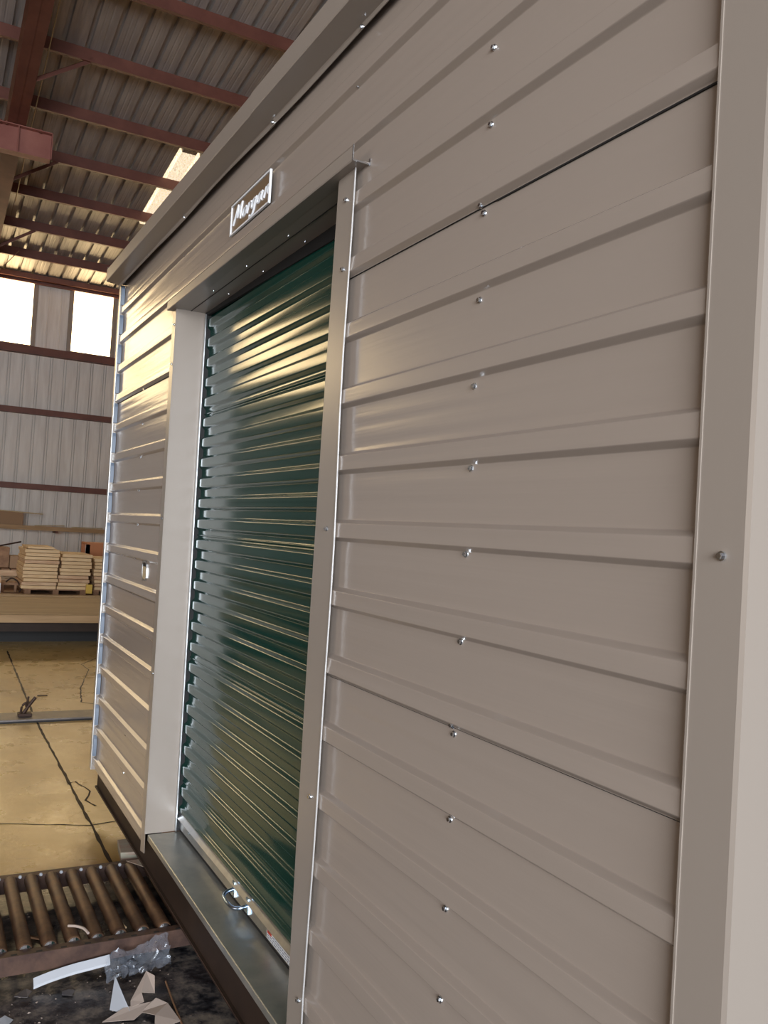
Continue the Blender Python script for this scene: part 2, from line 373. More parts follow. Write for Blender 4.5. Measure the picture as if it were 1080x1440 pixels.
# purlins every five feet
pd, pf, pl, pt = 0.20, 0.065, 0.02, 0.004
zsec = [(0, 0), (pf, 0), (pf, pl), (pf - pt, pl), (pf - pt, pt), (pt, pt), (pt, pd), (-pf, pd), (-pf, pd - pl), (-pf + pt, pd - pl), (-pf + pt, pd - pt), (0, pd - pt)]
pbm = bmesh.new(); sweep(pbm, [(-a, b - pd) for a, b in zsec], XL, XR, 'x', closed=True)
bmesh.ops.recalc_face_normals(pbm, faces=pbm.faces)
pme = bpy.data.meshes.new('purlin'); pbm.to_mesh(pme); pbm.free(); pme.materials.append(M['red'])
for i in range(-12, 8):
    y = Y6 - 1.5402 * (6 - i)
    link('purlin', pme, None, ceiling, loc=(0, y, roof_z(y) - .003))
def rafter(xc, y0, y1):
    w, top, bot = 0.125, -0.21, -0.66
    bm = bmesh.new()
    for (xa, xb, za, zb) in ((xc - w, xc + w, bot, bot + .012), (xc - .004, xc + .004, bot, top), (xc - w, xc + w, top - .012, top)):
        hexa(bm, [(xa, y0, roof_z(y0) + za), (xb, y0, roof_z(y0) + za), (xb, y1, roof_z(y1) + za), (xa, y1, roof_z(y1) + za),
                  (xa, y0, roof_z(y0) + zb), (xb, y0, roof_z(y0) + zb), (xb, y1, roof_z(y1) + zb), (xa, y1, roof_z(y1) + zb)])
    return obj('rafter', bm, M['red'], ceiling)
for xc in (-0.03, -7.6, 7.5): rafter(xc, YF + .1, YB - .25)
for xc in (-0.03, -7.6, 7.5):   # columns on the back wall
    bm = bmesh.new(); zt = roof_z(YB - .3) - .5
    box(bm, xc - .125, xc + .125, YB - .25, YB - .238, 0, zt); box(bm, xc - .004, xc + .004, YB - .5, YB - .23, 0, zt); box(bm, xc - .125, xc + .125, YB - .5, YB - .488, 0, zt)
    obj('column', bm, M['red'], wb)
# angle braces from the rafter's bottom flange up to the purlins, and a thin stay rod along the rafter
for i in (1, 3, 5):
    y = Y6 - 1.5402 * (6 - i) - .03
    bm = bmesh.new(); a = Vector((0.09, y, roof_z(y) - .64)); b = Vector((0.80, y, roof_z(y) - .15))
    d = (b - a).normalized(); u = Vector((-d.z, 0, d.x)) * .028
    for (o0, o1, ya, yb) in ((u, -u, 0, .004), (u, u * .85, 0, .04)):
        hexa(bm, [a + o1 + Vector((0, ya, 0)), b + o1 + Vector((0, ya, 0)), b + o1 + Vector((0, yb, 0)), a + o1 + Vector((0, yb, 0)),
                  a + o0 + Vector((0, ya, 0)), b + o0 + Vector((0, ya, 0)), b + o0 + Vector((0, yb, 0)), a + o0 + Vector((0, yb, 0))])
    obj('flange_brace', bm, M['red'], ceiling)
bm = bmesh.new(); tube(bm, [(0.195, 9.0, roof_z(9.0) - .30), (0.20, 11.04, roof_z(11.04) - .30), (0.22, 14.27, roof_z(14.27) - .30), (0.25, 17.0, roof_z(17.0) - .30)], .008, 6)
obj('stay_rod', bm, M['foil'], ceiling)
for (p, q) in (((-.3, 19.0, 6.5), (.5, 21.3, 6.4)), ((-.2, 21.3, 6.2), (.55, 19.4, 6.9))):
    bm = bmesh.new(); tube(bm, [p, q], .008, 6); obj('cross_rod', bm, M['red'], ceiling)
# stub of crane beam bolted under the rafter
bm = bmesh.new(); yb_, xb_, zt = 13.6, 0.47, roof_z(13.6) - .66; zb = zt - .40
box(bm, -3.2, xb_, yb_ - .09, yb_ + .09, zb, zb + .014); box(bm, -3.2, xb_, yb_ - .09, yb_ + .09, zt - .014, zt); box(bm, -3.2, xb_, yb_ - .005, yb_ + .005, zb, zt)
box(bm, xb_ - .012, xb_, yb_ - .09, yb_ + .09, zb, zt); box(bm, 0.0, 0.012, yb_ - .088, yb_, zb, zt)
cb = obj('crane_beam', bm, M['redlight']); tag(cb, 'faded red steel crane beam end hanging under the roof rafter', 'beam')
bm = bmesh.new()
for xx in (-.42, -.24, -.16, .3): tube(bm, [(xx, yb_ - .06, zt - .03), (xx, yb_ - .06, zt + .02)], .022, 6)
obj('bolt', bm, M['red'], cb, kind='stuff')

# ------------------------------------------------------------------ the shed
shed = empty('storage_shed', (0.0, 2.62, G - .10), 'tan ribbed-metal storage shed with a dark green roll-up door, filling most of the view', 'shed')
P = 0.1524; RB, RH, FL = 0.048, 0.0135, 0.0075     # rib pitch, base width, height, flank width
Y0, Y1 = 0.715, 4.545                              # wall ends
DR, DL = 1.86, 3.38                                # door opening
def rib_profile(z0, z1, kfrom, kto):
    """wall sheet profile (x, z); rounded bends at every rib"""
    p = [(0, z0)]
    for k in range(kfrom, kto + 1):
        z = k * P
        if z > z0 + .001 and z + RB < z1 - .001:
            r = .0016
            for (x, zz) in ((0, z - r), (-.0004, z - r * .3), (-.0022, z + r * .55), (-RH + .0022, z + FL - r * .55), (-RH + .0004, z + FL + r * .3), (-RH, z + FL + r),
                            (-RH, z + RB - FL - r), (-RH + .0004, z + RB - FL - r * .3), (-RH + .0022, z + RB - FL + r * .55), (-.0022, z + RB - r * .55), (-.0004, z + RB + r * .3), (0, z + RB + r)):
                p.append((x, zz))
    p.append((0, z1)); return p
def wave(c):
    # sheet metal is never quite flat: shallow oil-canning between the ribs
    q = c.copy()
    q.x += 0.0011 * noise.noise(Vector((c.y * 1.1, (c.z) * 9.0, 3.1))) + 0.0012 * noise.noise(Vector((c.y * .7, c.z * 52.0, 9.7))) * max(0, .35 + 1.6 * noise.noise(Vector((c.y * .9, c.z * 5.0, 21.7))))
    return q
def sub(prof, step=.006):
    out = [prof[0]]
    for a, b in zip(prof, prof[1:]):
        L = math.dist(a, b); n = max(1, int(L / step))
        for k in range(1, n + 1): out.append((a[0] + (b[0] - a[0]) * k / n, a[1] + (b[1] - a[1]) * k / n))
    return out
def wall_panel(y0, y1, z0, z1, k0, k1, lift=0.0):
    bm = bmesh.new(); pr = sub(rib_profile(z0, z1, k0, k1))
    pr = [(x - lift * max(0, 1 - (z - z0) / .03), z + G) for x, z in pr]
    sweep(bm, pr, y0, y1, 'y', n=max(6, int((y1 - y0) / .08)), fn=wave)
    return bm
def add_panel(bm): return obj('wall_panel', bm, M['tan'], shed, smooth=True, angle=60, wn_=True)
LAP1, LAP2 = 6 * P, 12 * P
pan_rl = add_panel(wall_panel(Y0, DR + .01, -.02, LAP1 + .006, 0, 5))
pan_rm = add_panel(wall_panel(Y0, DR + .01, LAP1 - .002, LAP2 + .006, 6, 11, .003))
pan_ll = add_panel(wall_panel(DL, Y1, -.02, LAP1 + .006, 0, 5))
pan_lm = add_panel(wall_panel(DL, Y1, LAP1 - .002, LAP2 + .006, 6, 11, .003))
bm = wall_panel(Y0, DR + .01, LAP2 - .002, 2.095, 12, 13, .003); pan_rt = bm
pan_rt = obj('wall_panel', pan_rt, M['tan'], shed, smooth=True, angle=60, wn_=True)
pan_lt = add_panel(wall_panel(DL, Y1, LAP2 - .002, 2.095, 12, 13, .003))
pan_top = add_panel(wall_panel(Y0, Y1, 2.093, 2.47, 14, 15))
# the lower edge of the overlapping sheets shows as a dark line
def lap(y0, y1, z, par, t=.0010):
    obj('lap_edge', bbox(-.0040, -.001, y0, y1, z + G - .0020 - t, z + G - .0018), M['black'], par)
lap(Y0, DR, LAP1, pan_rm, .0003); lap(Y0, 1.22, LAP2, pan_rt, .0022); lap(1.22, DR, LAP2, pan_rt, .0006); lap(DL, Y1, LAP1, pan_lm, .0003); lap(DL, Y1, LAP2, pan_lt)

# screws: washer + hex head, one mesh
bm = bmesh.new()
def disc(bm, r, x0, x1, seg):
    a = [bm.verts.new((x0, r * math.cos(2 * math.pi * k / seg), r * math.sin(2 * math.pi * k / seg))) for k in range(seg)]
    b = [bm.verts.new((x1, r * .93 * math.cos(2 * math.pi * k / seg), r * .93 * math.sin(2 * math.pi * k / seg))) for k in range(seg)]
    for k in range(seg): bm.faces.new((a[k], a[(k + 1) % seg], b[(k + 1) % seg], b[k]))
    bm.faces.new(a[::-1]); bm.faces.new(b)
disc(bm, .0062, 0.001, -.0016, 12); disc(bm, .0040, -.0014, -.0058, 6)
bmesh.ops.recalc_face_normals(bm, faces=bm.faces)
scr = bpy.data.meshes.new('screw'); bm.to_mesh(scr); bm.free(); scr.materials.append(M['zinc'])
def screw(y, z, par, x=-.0005, rot=None):
    o = link('screw', scr, None, par, loc=(x, y, z + G))
    if rot: o.rotation_euler = rot
    return o
def which(y, z):
    if z > 2.093: return pan_top
    r = y < 2.5
    if z > LAP2: return pan_rt if r else pan_lt
    if z > LAP1: return pan_rm if r else pan_lm
    return pan_rl if r else pan_ll
for z in (2.133 - .02, 1.972, 1.816, 1.661, 1.509, 1.364, 1.214, 1.062, .901, .755, .603, .448, .30, .14): screw(1.257 + random.uniform(-.004, .004), z, which(1.2, z))
screw(1.266, 1.831, pan_rt, -.004); screw(1.263, .916, pan_rm, -.004)
for z, y in ((2.152, 3.946), (1.992, 3.941), (1.828, 3.93), (1.67, 3.92), (1.52, 3.913), (1.37, 3.90), (1.218, 3.88), (1.07, 3.87), (.913, 3.87), (.766, 3.866), (.615, 3.854), (.471, 3.845), (.30, 3.84), (.14, 3.83)): screw(y, z, which(y, z))
screw(3.985, 1.853, pan_lt, -.004); screw(3.917, .925, pan_lm, -.004)
for y in (1.25, 1.823, 2.6, 3.366, 3.977): screw(y, 2.29, pan_top)

# door surround -------------------------------------------------------------
def jamb(name, pts_out, pts_in, xf, ret_in, zbot_ret):
    """flange in front of the wall between two near-vertical edges, with a return into the opening"""
    bm = bmesh.new(); n = len(pts_out)
    oe = [bm.verts.new((-.0015, y, z)) for y, z in pts_out]
    of = [bm.verts.new((xf, y, z)) for y, z in pts_out]
    fi = [bm.verts.new((xf, y, z)) for y, z in pts_in]
    for v in oe: bm.verts.remove(v)
    rows = [of, fi]
    for r0, r1 in zip(rows, rows[1:]):
        for i in range(n - 1): bm.faces.new((r0[i], r0[i + 1], r1[i + 1], r1[i]))
    sel = [i for i in range(n) if pts_in[i][1] >= zbot_ret - 1e-6]
    ri = {i: bm.verts.new((ret_in, pts_in[i][0], pts_in[i][1])) for i in sel}
    for i in range(n - 1):
        if i in ri and i + 1 in ri: bm.faces.new((fi[i], fi[i + 1], ri[i + 1], ri[i]))
    thick(bm, .0018)
    return bm
zs = [-.025 + G, .047 + G] + [.047 + G + (2.083 - .047) * k / 14 for k in range(1, 15)]
lj_in = [(3.315 + (3.372 - 3.315) * (z - G) / 2.08, z) for z in zs]
lj_out = [(y + .060, z - (.010 if i == 0 else 0)) for i, (y, z) in enumerate(lj_in)]
left_j = obj('door_jamb', jamb('l', lj_out, lj_in, -.016, .125, .047 + G), M['tan_trim'], shed)
rj_in = [(1.868 + .012 * math.sin((z - G) * 1.5), z) for z in zs]
rj_out = [(1.775 + .006 * math.sin((z - G) * 4.1 + .6) + .003 * math.sin((z - G) * 9), z) for z in zs]
right_j = obj('door_jamb', jamb('r', rj_out, rj_in, -.017, .125, .047 + G), M['tan_trim'], shed)
bm = bmesh.new()       # the bright folded hem on the right-hand jamb's outer edge
for a, b in zip(rj_out, rj_out[1:]):
    hexa(bm, [(-.0195, a[0] - .0016, a[1]), (-.0165, a[0] - .0016, a[1]), (-.0165, a[0] + .0012, a[1]), (-.0195, a[0] + .0012, a[1]),
              (-.0195, b[0] - .0016, b[1]), (-.0165, b[0] - .0016, b[1]), (-.0165, b[0] + .0012, b[1]), (-.0195, b[0] + .0012, b[1])])
obj('hem', bm, M['hem'], right_j)
bm = bmesh.new()
for a, b in zip(lj_in[1:], lj_in[2:]):
    hexa(bm, [(-.0185, a[0] - .0022, a[1]), (-.0165, a[0] - .0022, a[1]), (-.0165, a[0] + .0005, a[1]), (-.0185, a[0] + .0005, a[1]),
              (-.0185, b[0] - .0022, b[1]), (-.0165, b[0] - .0022, b[1]), (-.0165, b[0] + .0005, b[1]), (-.0185, b[0] + .0005, b[1])])
obj('hem', bm, M['tan_trim'], left_j)
for y, z in ((1.818, 2.013), (1.812, 1.848), (1.812, 1.245), (1.812, .632), (1.808, .175)): screw(y, z, right_j, -.018)
for y, z in ((3.393, 2.017), (3.390, 1.86), (3.372, 1.252), (3.352, .651)): screw(y, z, left_j, -.018)

# header drip trim and lintel soffit
bm = bmesh.new()
sweep(bm, [(-.0425, 2.107), (-.043, 2.076), (-.041, 2.0735), (-.001, 2.0765)], 1.740, 3.418, 'y', n=1)
for v in bm.verts: v.co.z += G
thick(bm, .0015)
header = obj('header_trim', bm, M['tan_trim'], shed)
obj('end_hem', bbox(-.044, -.042, 1.7385, 1.7415, 2.074 + G, 2.109 + G), M['zinc'], header)
obj('end_hem', bbox(-.043, 0, 1.7385, 1.7415, 2.073 + G, 2.076 + G), M['zinc'], header)
lint = obj('lintel', bbox(-.001, .100, DR - .02, 3.372, 2.0775 + G, 2.0835 + G), M['tan_trim'], shed)
bm = bmesh.new(); hexa(bm, [(.100, DR, 2.030 + G), (.112, DR, 2.030 + G), (.112, 3.36, 2.066 + G), (.100, 3.36, 2.066 + G),
                            (.100, DR, 2.077 + G), (.112, DR, 2.077 + G), (.112, 3.36, 2.077 + G), (.100, 3.36, 2.077 + G)])
obj('head_gap_shade', bm, M['black'], lint)  # black strip stands in for the dark gap above the curtain
obj('lintel_seam', bbox(.040, .042, DR, 3.37, 2.0757 + G, 2.0777 + G), M['black'], lint)
for x, y in ((.03, 2.311), (.088, 2.325), (.027, 2.665), (.09, 2.683), (.027, 3.024), (.085, 3.03)):
    screw(y, 2.0778, lint, x, (0, R(-90), 0)).scale = (.6, .6, .6)
obj('end_tab', bbox(-.002, .004, 1.735, 1.741, 2.070 + G, 2.086 + G), M['zinc'], header)

# roll-up door --------------------------------------------------------------
DX, DT, DB = .118, 2.30, .128
DP = .0795; base_z = 1.140 - 12 * DP - DP * .12
def door_profile(z0, z1, phase0):
    """rounded trapezoid corrugation; returns (x, z)"""
    p = []; h = .0125; k = 0
    k = math.floor((z0 - phase0) / DP) - 1
    ctrl = []
    while phase0 + k * DP < z1 + DP:
        z = phase0 + k * DP
        seam = (k % 6 == 0)
        def bend(za, xa, zb, xb, r=.004):
            return [(xa, za - r), (xa + (xb - xa) * .08, za - r * .35), (xa + (xb - xa) * .30, za + (zb - za) * .22), (xa + (xb - xa) * .70, za + (zb - za) * .78), (xa + (xb - xa) * .92, zb + r * .35), (xb, zb + r)]
        ctrl += bend(z + .004, DX, z + .012, DX - h)
        ctrl += bend(z + .046, DX - h, z + .053, DX)
        if seam: ctrl += [(DX, z + .060), (DX - .004, z + .0615), (DX - .0055, z + .064), (DX - .004, z + .0665), (DX, z + .068)]
        k += 1
    ctrl = [c for c in ctrl if z0 < c[1] < z1]
    x0 = ctrl[0][0]; x1 = ctrl[-1][0]
    return [(x0, z0)] + ctrl + [(x1, z1)]
def dwave(c):
    q = c.copy(); q.x += .0003 * noise.noise(Vector((c.y * 1.3, c.z * 6, 1.7))); return q
seams = [DB, base_z + 6 * DP * 1 + .0, base_z + 12 * DP, base_z + 18 * DP, base_z + 24 * DP, DT]
door = None
track_bm = bmesh.new()
hexa(track_bm, [(.098, 3.306, .05 + G), (.128, 3.306, .05 + G), (.128, 3.318, .05 + G), (.098, 3.318, .05 + G),
                (.098, 3.356, DT + G), (.128, 3.356, DT + G), (.128, 3.368, DT + G), (.098, 3.368, DT + G)])
door = obj('roll_up_door', track_bm, M['black'], shed)  # track body coloured black for the shade inside its slot
tb = bmesh.new(); hexa(tb, [(.0955, 3.300, .05 + G), (.099, 3.300, .05 + G), (.099, 3.314, .05 + G), (.0955, 3.314, .05 + G),
                            (.0955, 3.350, 2.07 + G), (.099, 3.350, 2.07 + G), (.099, 3.364, 2.07 + G), (.0955, 3.364, 2.07 + G)])
obj('guide_track', tb, M['galv'], door)
for i in range(len(seams) - 1):
    a, b = seams[i], seams[i + 1]
    bm = bmesh.new()
    pr = [(x, z + G) for x, z in door_profile(a, b, base_z)]
    def lean(c):
        q = dwave(c)
        if c.y > 3.0: q.y = c.y - (.055) * (1 - (c.z - G) / 2.08)   # follows the leaning left track
        return q
    sweep(bm, pr, 1.90, 3.358, 'y', n=16, fn=lean)
    obj('curtain_panel', bm, M['green'], door, smooth=True, angle=75, wn_=True)
# bottom bar
bm = bmesh.new()
bp_ = [(.122, .060), (.112, .060), (.110, .062), (.110, .097), (.102, .098), (.1005, .099), (.1005, .1005), (.111, .114), (.112, .116), (.112, .134), (.114, .1355), (.122, .1355)]
sweep(bm, [(x, z + G) for x, z in bp_], 1.90, 3.305, 'y', closed=True)
bar = obj('bottom_bar', bm, M['galv'], door)
obj('rubber_seal', bbox(.114, .121, 1.91, 3.30, .048 + G, .061 + G), M['black'], bar)
# lift handle
bm = bmesh.new()
for y in (2.632, 2.500):
    hexa(bm, [(.104, y - .016, .068 + G), (.110, y - .016, .068 + G), (.110, y + .016, .068 + G), (.104, y + .016, .068 + G),
              (.104, y - .010, .112 + G), (.110, y - .010, .112 + G), (.110, y + .010, .112 + G), (.104, y + .010, .112 + G)])
tube(bm, catmull([(.106, 2.632, .088 + G), (.085, 2.630, .084 + G), (.070, 2.615, .080 + G), (.064, 2.585, .080 + G), (.064, 2.545, .080 + G), (.070, 2.517, .080 + G), (.085, 2.502, .084 + G), (.106, 2.500, .088 + G)], 5), .0058, 10)
obj('lift_handle', bm, M['bluesteel'], bar, smooth=True, angle=50)
# warning sticker: white field, red block, lines of small print
bm = bmesh.new(); box(bm, .1088, .1102, 2.10, 2.335, .066 + G, .097 + G, 0)
box(bm, .1080, .1090, 2.298, 2.330, .082 + G, .096 + G, 1)
for r in range(4):
    z = .092 - r * .0068; y = 2.29 if r < 2 else 2.328
    while y > 2.115:
        w = random.uniform(.006, .020); box(bm, .1082, .1090, y - w, y, z - .0022 + G, z + .0012 + G, 2); y -= w + random.uniform(.003, .006)
obj('sticker', bm, [M['white'], M['red_print'], M['grey_print']], bar)
screw(3.16, .088, bar, .109)
# dark inside of the shed above and behind the door
obj('guide_track', bbox(.098, .134, 1.885, 1.897, .05 + G, DT + G), M['galv'], door)
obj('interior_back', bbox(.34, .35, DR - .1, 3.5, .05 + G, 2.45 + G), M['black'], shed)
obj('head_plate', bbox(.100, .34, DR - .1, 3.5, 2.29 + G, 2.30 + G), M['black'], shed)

# sill, floor frame
bm = bmesh.new()
sweep(bm, [(.150, .047), (-.006, .047), (-.008, .045), (-.008, .026), (-.006, .024)], 1.84, 3.306, 'y'); 
for v in bm.verts: v.co.z += G
thick(bm, .002)
obj('door_sill', bm, M['sill'], shed)
bm = bmesh.new()
sweep(bm, [(x, z + G) for x, z in [(-.002, -.0965), (.060, -.0965), (.060, .040), (.008, .040), (.008, -.088), (-.002, -.088)]], Y0 - .02, 4.44, 'y', closed=True)
beam = obj('floor_beam', bm, M['brown'], shed)
obj('weld_bead', bbox(-.0032, -.0018, Y0, 4.43, -.0895 + G, -.0875 + G), M['rail'], beam)
for y, z in ((3.66, -.055), (3.60, -.068)):
    bm = bmesh.new(); tube(bm, [(.017, y, z + G), (.013, y - .02, z + G - .004)], .004, 6); obj('beam_tab', bm, M['rail'], beam)
for x in (.45, .9, 1.35, 1.8, 2.3): obj('floor_joist', bbox(x, x + .05, Y0, 4.42, -.096 + G, .03 + G), M['brown'], shed)
obj('shed_floor', bbox(.05, 2.4, Y0, 4.5, .03 + G, .045 + G), M['wood_dark'], shed)

# corner trims
bm = bmesh.new()
def corner_right():
    xf = -.017
    pr = [(xf, .738), (xf, .668), (xf + .002, .662), (.115, .660), (.118, .662)]
    sweep(bm, [(x, y) for x, y in pr], -.03 + G, 2.46 + G, 'z', n=1); thick(bm, .0018)
corner_right()
ctr_ = obj('corner_trim', bm, M['tan_trim'], shed)
obj('hem', bbox(-.0185, -.015, .735, .7385, -.03 + G, 2.44 + G), M['tan_trim'], ctr_)
screw(.697, 1.238, ctr_, -.0185)
screw(.697, 2.30, ctr_, -.0185); screw(.697, .15, ctr_, -.0185)
bm = bmesh.new()
def lean2(y, z): return y + .075 * ((z - G) / 2.44) - .0375
sec = [(.06, 4.575), (-.017, 4.575), (-.017, 4.520), (-.001, 4.519)]
sec = [(.10, 4.565), (-.019, 4.565), (-.019, 4.520), (.000, 4.518)]
ra = [[bm.verts.new((x, lean2(y, z), z)) for x, y in sec] for z in (-.02 + G, 2.44 + G)]
for i in range(3): bm.faces.new((ra[0][i], ra[0][i + 1], ra[1][i + 1], ra[1][i]))
thick(bm, .002)
ctl = obj('corner_trim', bm, M['tan_trim'], shed)
bm = bmesh.new(); a, b = -.02 + G, 2.44 + G
hexa(bm, [(-.0215, lean2(4.517, a), a), (-.0185, lean2(4.517, a), a), (-.0185, lean2(4.521, a), a), (-.0215, lean2(4.521, a), a),
          (-.0215, lean2(4.517, b), b), (-.0185, lean2(4.517, b), b), (-.0185, lean2(4.521, b), b), (-.0215, lean2(4.521, b), b)])
obj('hem', bm, M['galv'], ctl)
# far corner trim's inner edge between the ribs; cool daylight on it put into the colour
M['blue_lit'] = mat('trim_return_blue_light', (0.12, 0.155, 0.21), 0.5)
for k in range(0, 16):
    za, zb = k * P + RB + .002 + G, (k + 1) * P - .002 + G
    n = 6; bm = bmesh.new()
    for q in range(n):
        z_a = za + (zb - za) * q / n; z_b = za + (zb - za) * (q + 1) / n
        wa, wb_ = [.005 + .009 * math.sin(math.pi * min(1, t_ + .12)) ** .35 for t_ in (q / n * .88, (q + 1) / n * .88)]
        hexa(bm, [(-.0175, lean2(4.518 - wa, z_a), z_a), (-.002, lean2(4.514 - wa, z_a), z_a), (-.002, lean2(4.519, z_a), z_a), (-.0175, lean2(4.519, z_a), z_a),
                  (-.0175, lean2(4.518 - wb_, z_b), z_b), (-.002, lean2(4.514 - wb_, z_b), z_b), (-.002, lean2(4.519, z_b), z_b), (-.0175, lean2(4.519, z_b), z_b)])
    bmesh.ops.remove_doubles(bm, verts=bm.verts, dist=1e-5)
    obj('blue_lit_edge', bm, M['blue_lit'], ctl)

# eave trim, in two lengths with a lapped joint
def eave(y0, y1, dx=0.0):
    bm = bmesh.new()
    pr = [(.10, 2.512), (-.073 - dx, 2.500), (-.076 - dx, 2.498), (-.076 - dx, 2.440), (-.074 - dx, 2.437), (-.016 - dx, 2.428), (-.014 - dx, 2.426), (-.018 - dx, 2.408)]
    def f(c):
        q = c.copy(); t = (c.y - 2.4) / 2.2; q.z += G + .020 * t; q.x += -.012 * t
        if q.z - G < 2.42 and c.x > -.03: q.x -= .004 * math.sin(c.y * 5.0)
        return q
    sweep(bm, pr, y0, y1, 'y', n=24, fn=f); thick(bm, .0015); return bm
e1 = obj('eave_trim', eave(2.36, 4.60), M['tan_trim'], shed)
e2 = obj('eave_trim', eave(.60, 2.40, .002), M['tan_trim'], shed)
for y, z, pr_ in ((1.787, 2.408, e2), (2.37, 2.418, e1), (3.344, 2.430, e1), (3.95, 2.436, e1)): screw(y, z, pr_, -.019)
# end cap of the eave, side walls, back wall and roof of the shed
obj('eave_end_cap', bbox(-.086, .10, 4.597, 4.600, 2.455 + G, 2.53 + G), M['tan_trim'], e1)
def side_sheet(y):
    bm = bmesh.new(); pr = rib_profile(-.02, 2.47, 0, 15)
    s = 1 if y < 2 else -1
    sweep(bm, [(y + s * (x), z + G) for x, z in pr] , .005, 2.42, 'x'); return bm
add_panel(side_sheet(.700)); add_panel(side_sheet(4.548))
obj('wall_panel', bbox(2.42, 2.43, .70, 4.55, -.02 + G, 2.5 + G), M['tan'], shed)
obj('roof_panel', bbox(.0, 2.5, .62, 4.60, 2.535 + G, 2.55 + G), M['tan_trim'], shed)
obj('eave_end_cap', bbox(-.05, 2.43, .60, .605, 2.44 + G, 2.53 + G), M['tan_trim'], e2)
# latch slot in the left-hand panel
bm = bmesh.new()
def ring(bm, yc, zc, hw, hh, w, x0, x1, tilt=0.0, n=20, inner=True):
    def pt(r, k, x):
        t = 2 * math.pi * k / n; cx, cz = math.cos(t), math.sin(t)
        ex = 4.0; rr = (abs(cx) ** ex + abs(cz) ** ex) ** (-1 / ex)
        return (x, yc + (hw + r) * rr * cx + tilt * zc * 0 + tilt * (hh * rr * cz), zc + (hh + r) * rr * cz)
    for (ra_, xa, rb_, xb) in ((0, x1, 0, x0), (0, x0, w, x0), (w, x0, w, x1)):
        A = [bm.verts.new(pt(ra_, k, xa)) for k in range(n)]; B = [bm.verts.new(pt(rb_, k, xb)) for k in range(n)]
        for k in range(n): bm.faces.new((A[k], A[(k + 1) % n], B[(k + 1) % n], B[k]))
ring(bm, 3.682, 1.027 + G, .036, .036, .006, -.0045, .0005, .12)
sl = obj('latch_slot', bm, M['galv'], pan_lm)
obj('slot_fill', bbox(-.0022, .0005, 3.648, 3.716, .993 + G, 1.045 + G), M['foil'], pan_lm)
obj('slot_gap', bbox(-.0024, .0003, 3.652, 3.714, 1.045 + G, 1.059 + G), M['black'], pan_lm)

# name plate: chrome-edged panel with raised script lettering
plate = obj('name_plate', bbox(-.0155, -.0135, 2.365, 2.715, 2.182 + G, 2.274 + G), M['bronze'], shed)
bm = bmesh.new(); ya, yb2, za, zb3 = 2.360, 2.720, 2.178 + G, 2.278 + G; w = .0055
for (a, b, c, d) in ((ya, yb2, za, za + w), (ya, yb2, zb3 - w, zb3), (ya, ya + w, za + w, zb3 - w), (yb2 - w, yb2, za + w, zb3 - w)): box(bm, -.0195, -.013, a, b, c, d)
obj('plate_rim', bm, M['white'], plate)
strokes = [[(0, 0), (.10, .45), (.17, 1.0), (.24, .5), (.28, .28), (.40, .7), (.50, 1.0), (.53, .5), (.58, .05)],
           [(.98, .48), (.80, .42), (.74, .2), (.84, .0), (1.0, .1), (1.04, .33), (.95, .5)],
           [(1.14, .0), (1.18, .52)], [(1.17, .3), (1.25, .5), (1.36, .48)],
           [(1.72, .46), (1.58, .50), (1.46, .3), (1.50, .05), (1.64, .06), (1.74, .35)], [(1.78, .52), (1.74, .1), (1.68, -.3), (1.52, -.42), (1.42, -.28)],
           [(2.16, .46), (2.02, .50), (1.90, .3), (1.93, .04), (2.06, .04), (2.18, .35)], [(2.21, .52), (2.19, .1), (2.28, .02)],
           [(2.42, .0), (2.46, .52)], [(2.45, .28), (2.56, .50), (2.68, .44), (2.67, .1), (2.76, .02)]]
bm = bmesh.new(); sx, sz = .118, .052
for s in strokes:
    pts = [(-.0168, 2.705 - (.10 + x_ + .22 * z_) * sx, 2.208 + G + z_ * sz) for x_, z_ in s]
    pts = catmull(pts, 5) if len(pts) > 2 else pts
    tube(bm, pts, .0036, 6)
obj('lettering', bm, M['white'], plate)
obj('plate_dot', bbox(-.0185, -.014, 2.533, 2.540, 2.186 + G, 2.193 + G), M['white'], plate)

# ------------------------------------------------------------------ roller conveyor under the shed
conv = empty('roller_conveyor', (-.3, 3.16, 0), 'rusty steel roller conveyor passing under the shed\'s left side', 'conveyor')
RX, RZ, RR = .0723, G - .1225, .0236
bm = bmesh.new()
tube(bm, [(0, 2.885, 0), (0, 2.893, 0), (0, 3.440, 0), (0, 3.448, 0)], [RR * .9, RR, RR, RR * .9], 20)
bmesh.ops.recalc_face_normals(bm, faces=bm.faces)
rme = bpy.data.meshes.new('roller'); bm.to_mesh(rme); bm.free(); rme.materials.append(M['roller'])
for p in rme.polygons: p.use_smooth = len(p.vertices) == 4
bm = bmesh.new(); tube(bm, [(0, 2.8800, 0), (0, 2.8845, 0)], [RR * .55, RR * .82], 14)
bmesh.ops.recalc_face_normals(bm, faces=bm.faces)
cme = bpy.data.meshes.new('bearing_cap'); bm.to_mesh(cme); bm.free(); cme.materials.append(M['zinc'])
for k in range(-12, 26):
    x = -.036 + k * RX
    r = link('roller', rme, None, conv, loc=(x, 0, RZ)); link('bearing_cap', cme, None, r, loc=(x, 0, RZ))
def crail(y0, y1, web):
    bm = bmesh.new(); z1 = G - .100 - (.012 if web < 0 else .0); z0 = .040 if web < 0 else .004; t = .006
    if web > 0: pr = [(y1, z0), (y0, z0), (y0, z0 + t), (y1 - t, z0 + t), (y1 - t, z1 - t), (y0, z1 - t), (y0, z1), (y1, z1)]
    else: pr = [(y0, z0), (y1, z0), (y1, z0 + t), (y0 + t, z0 + t), (y0 + t, z1 - t), (y1, z1 - t), (y1, z1), (y0, z1)]
    sweep(bm, pr, -1.0, 1.8, 'x', closed=True); return bm
near = obj('side_rail', crail(2.842, 2.878, -1), M['rail'], conv)
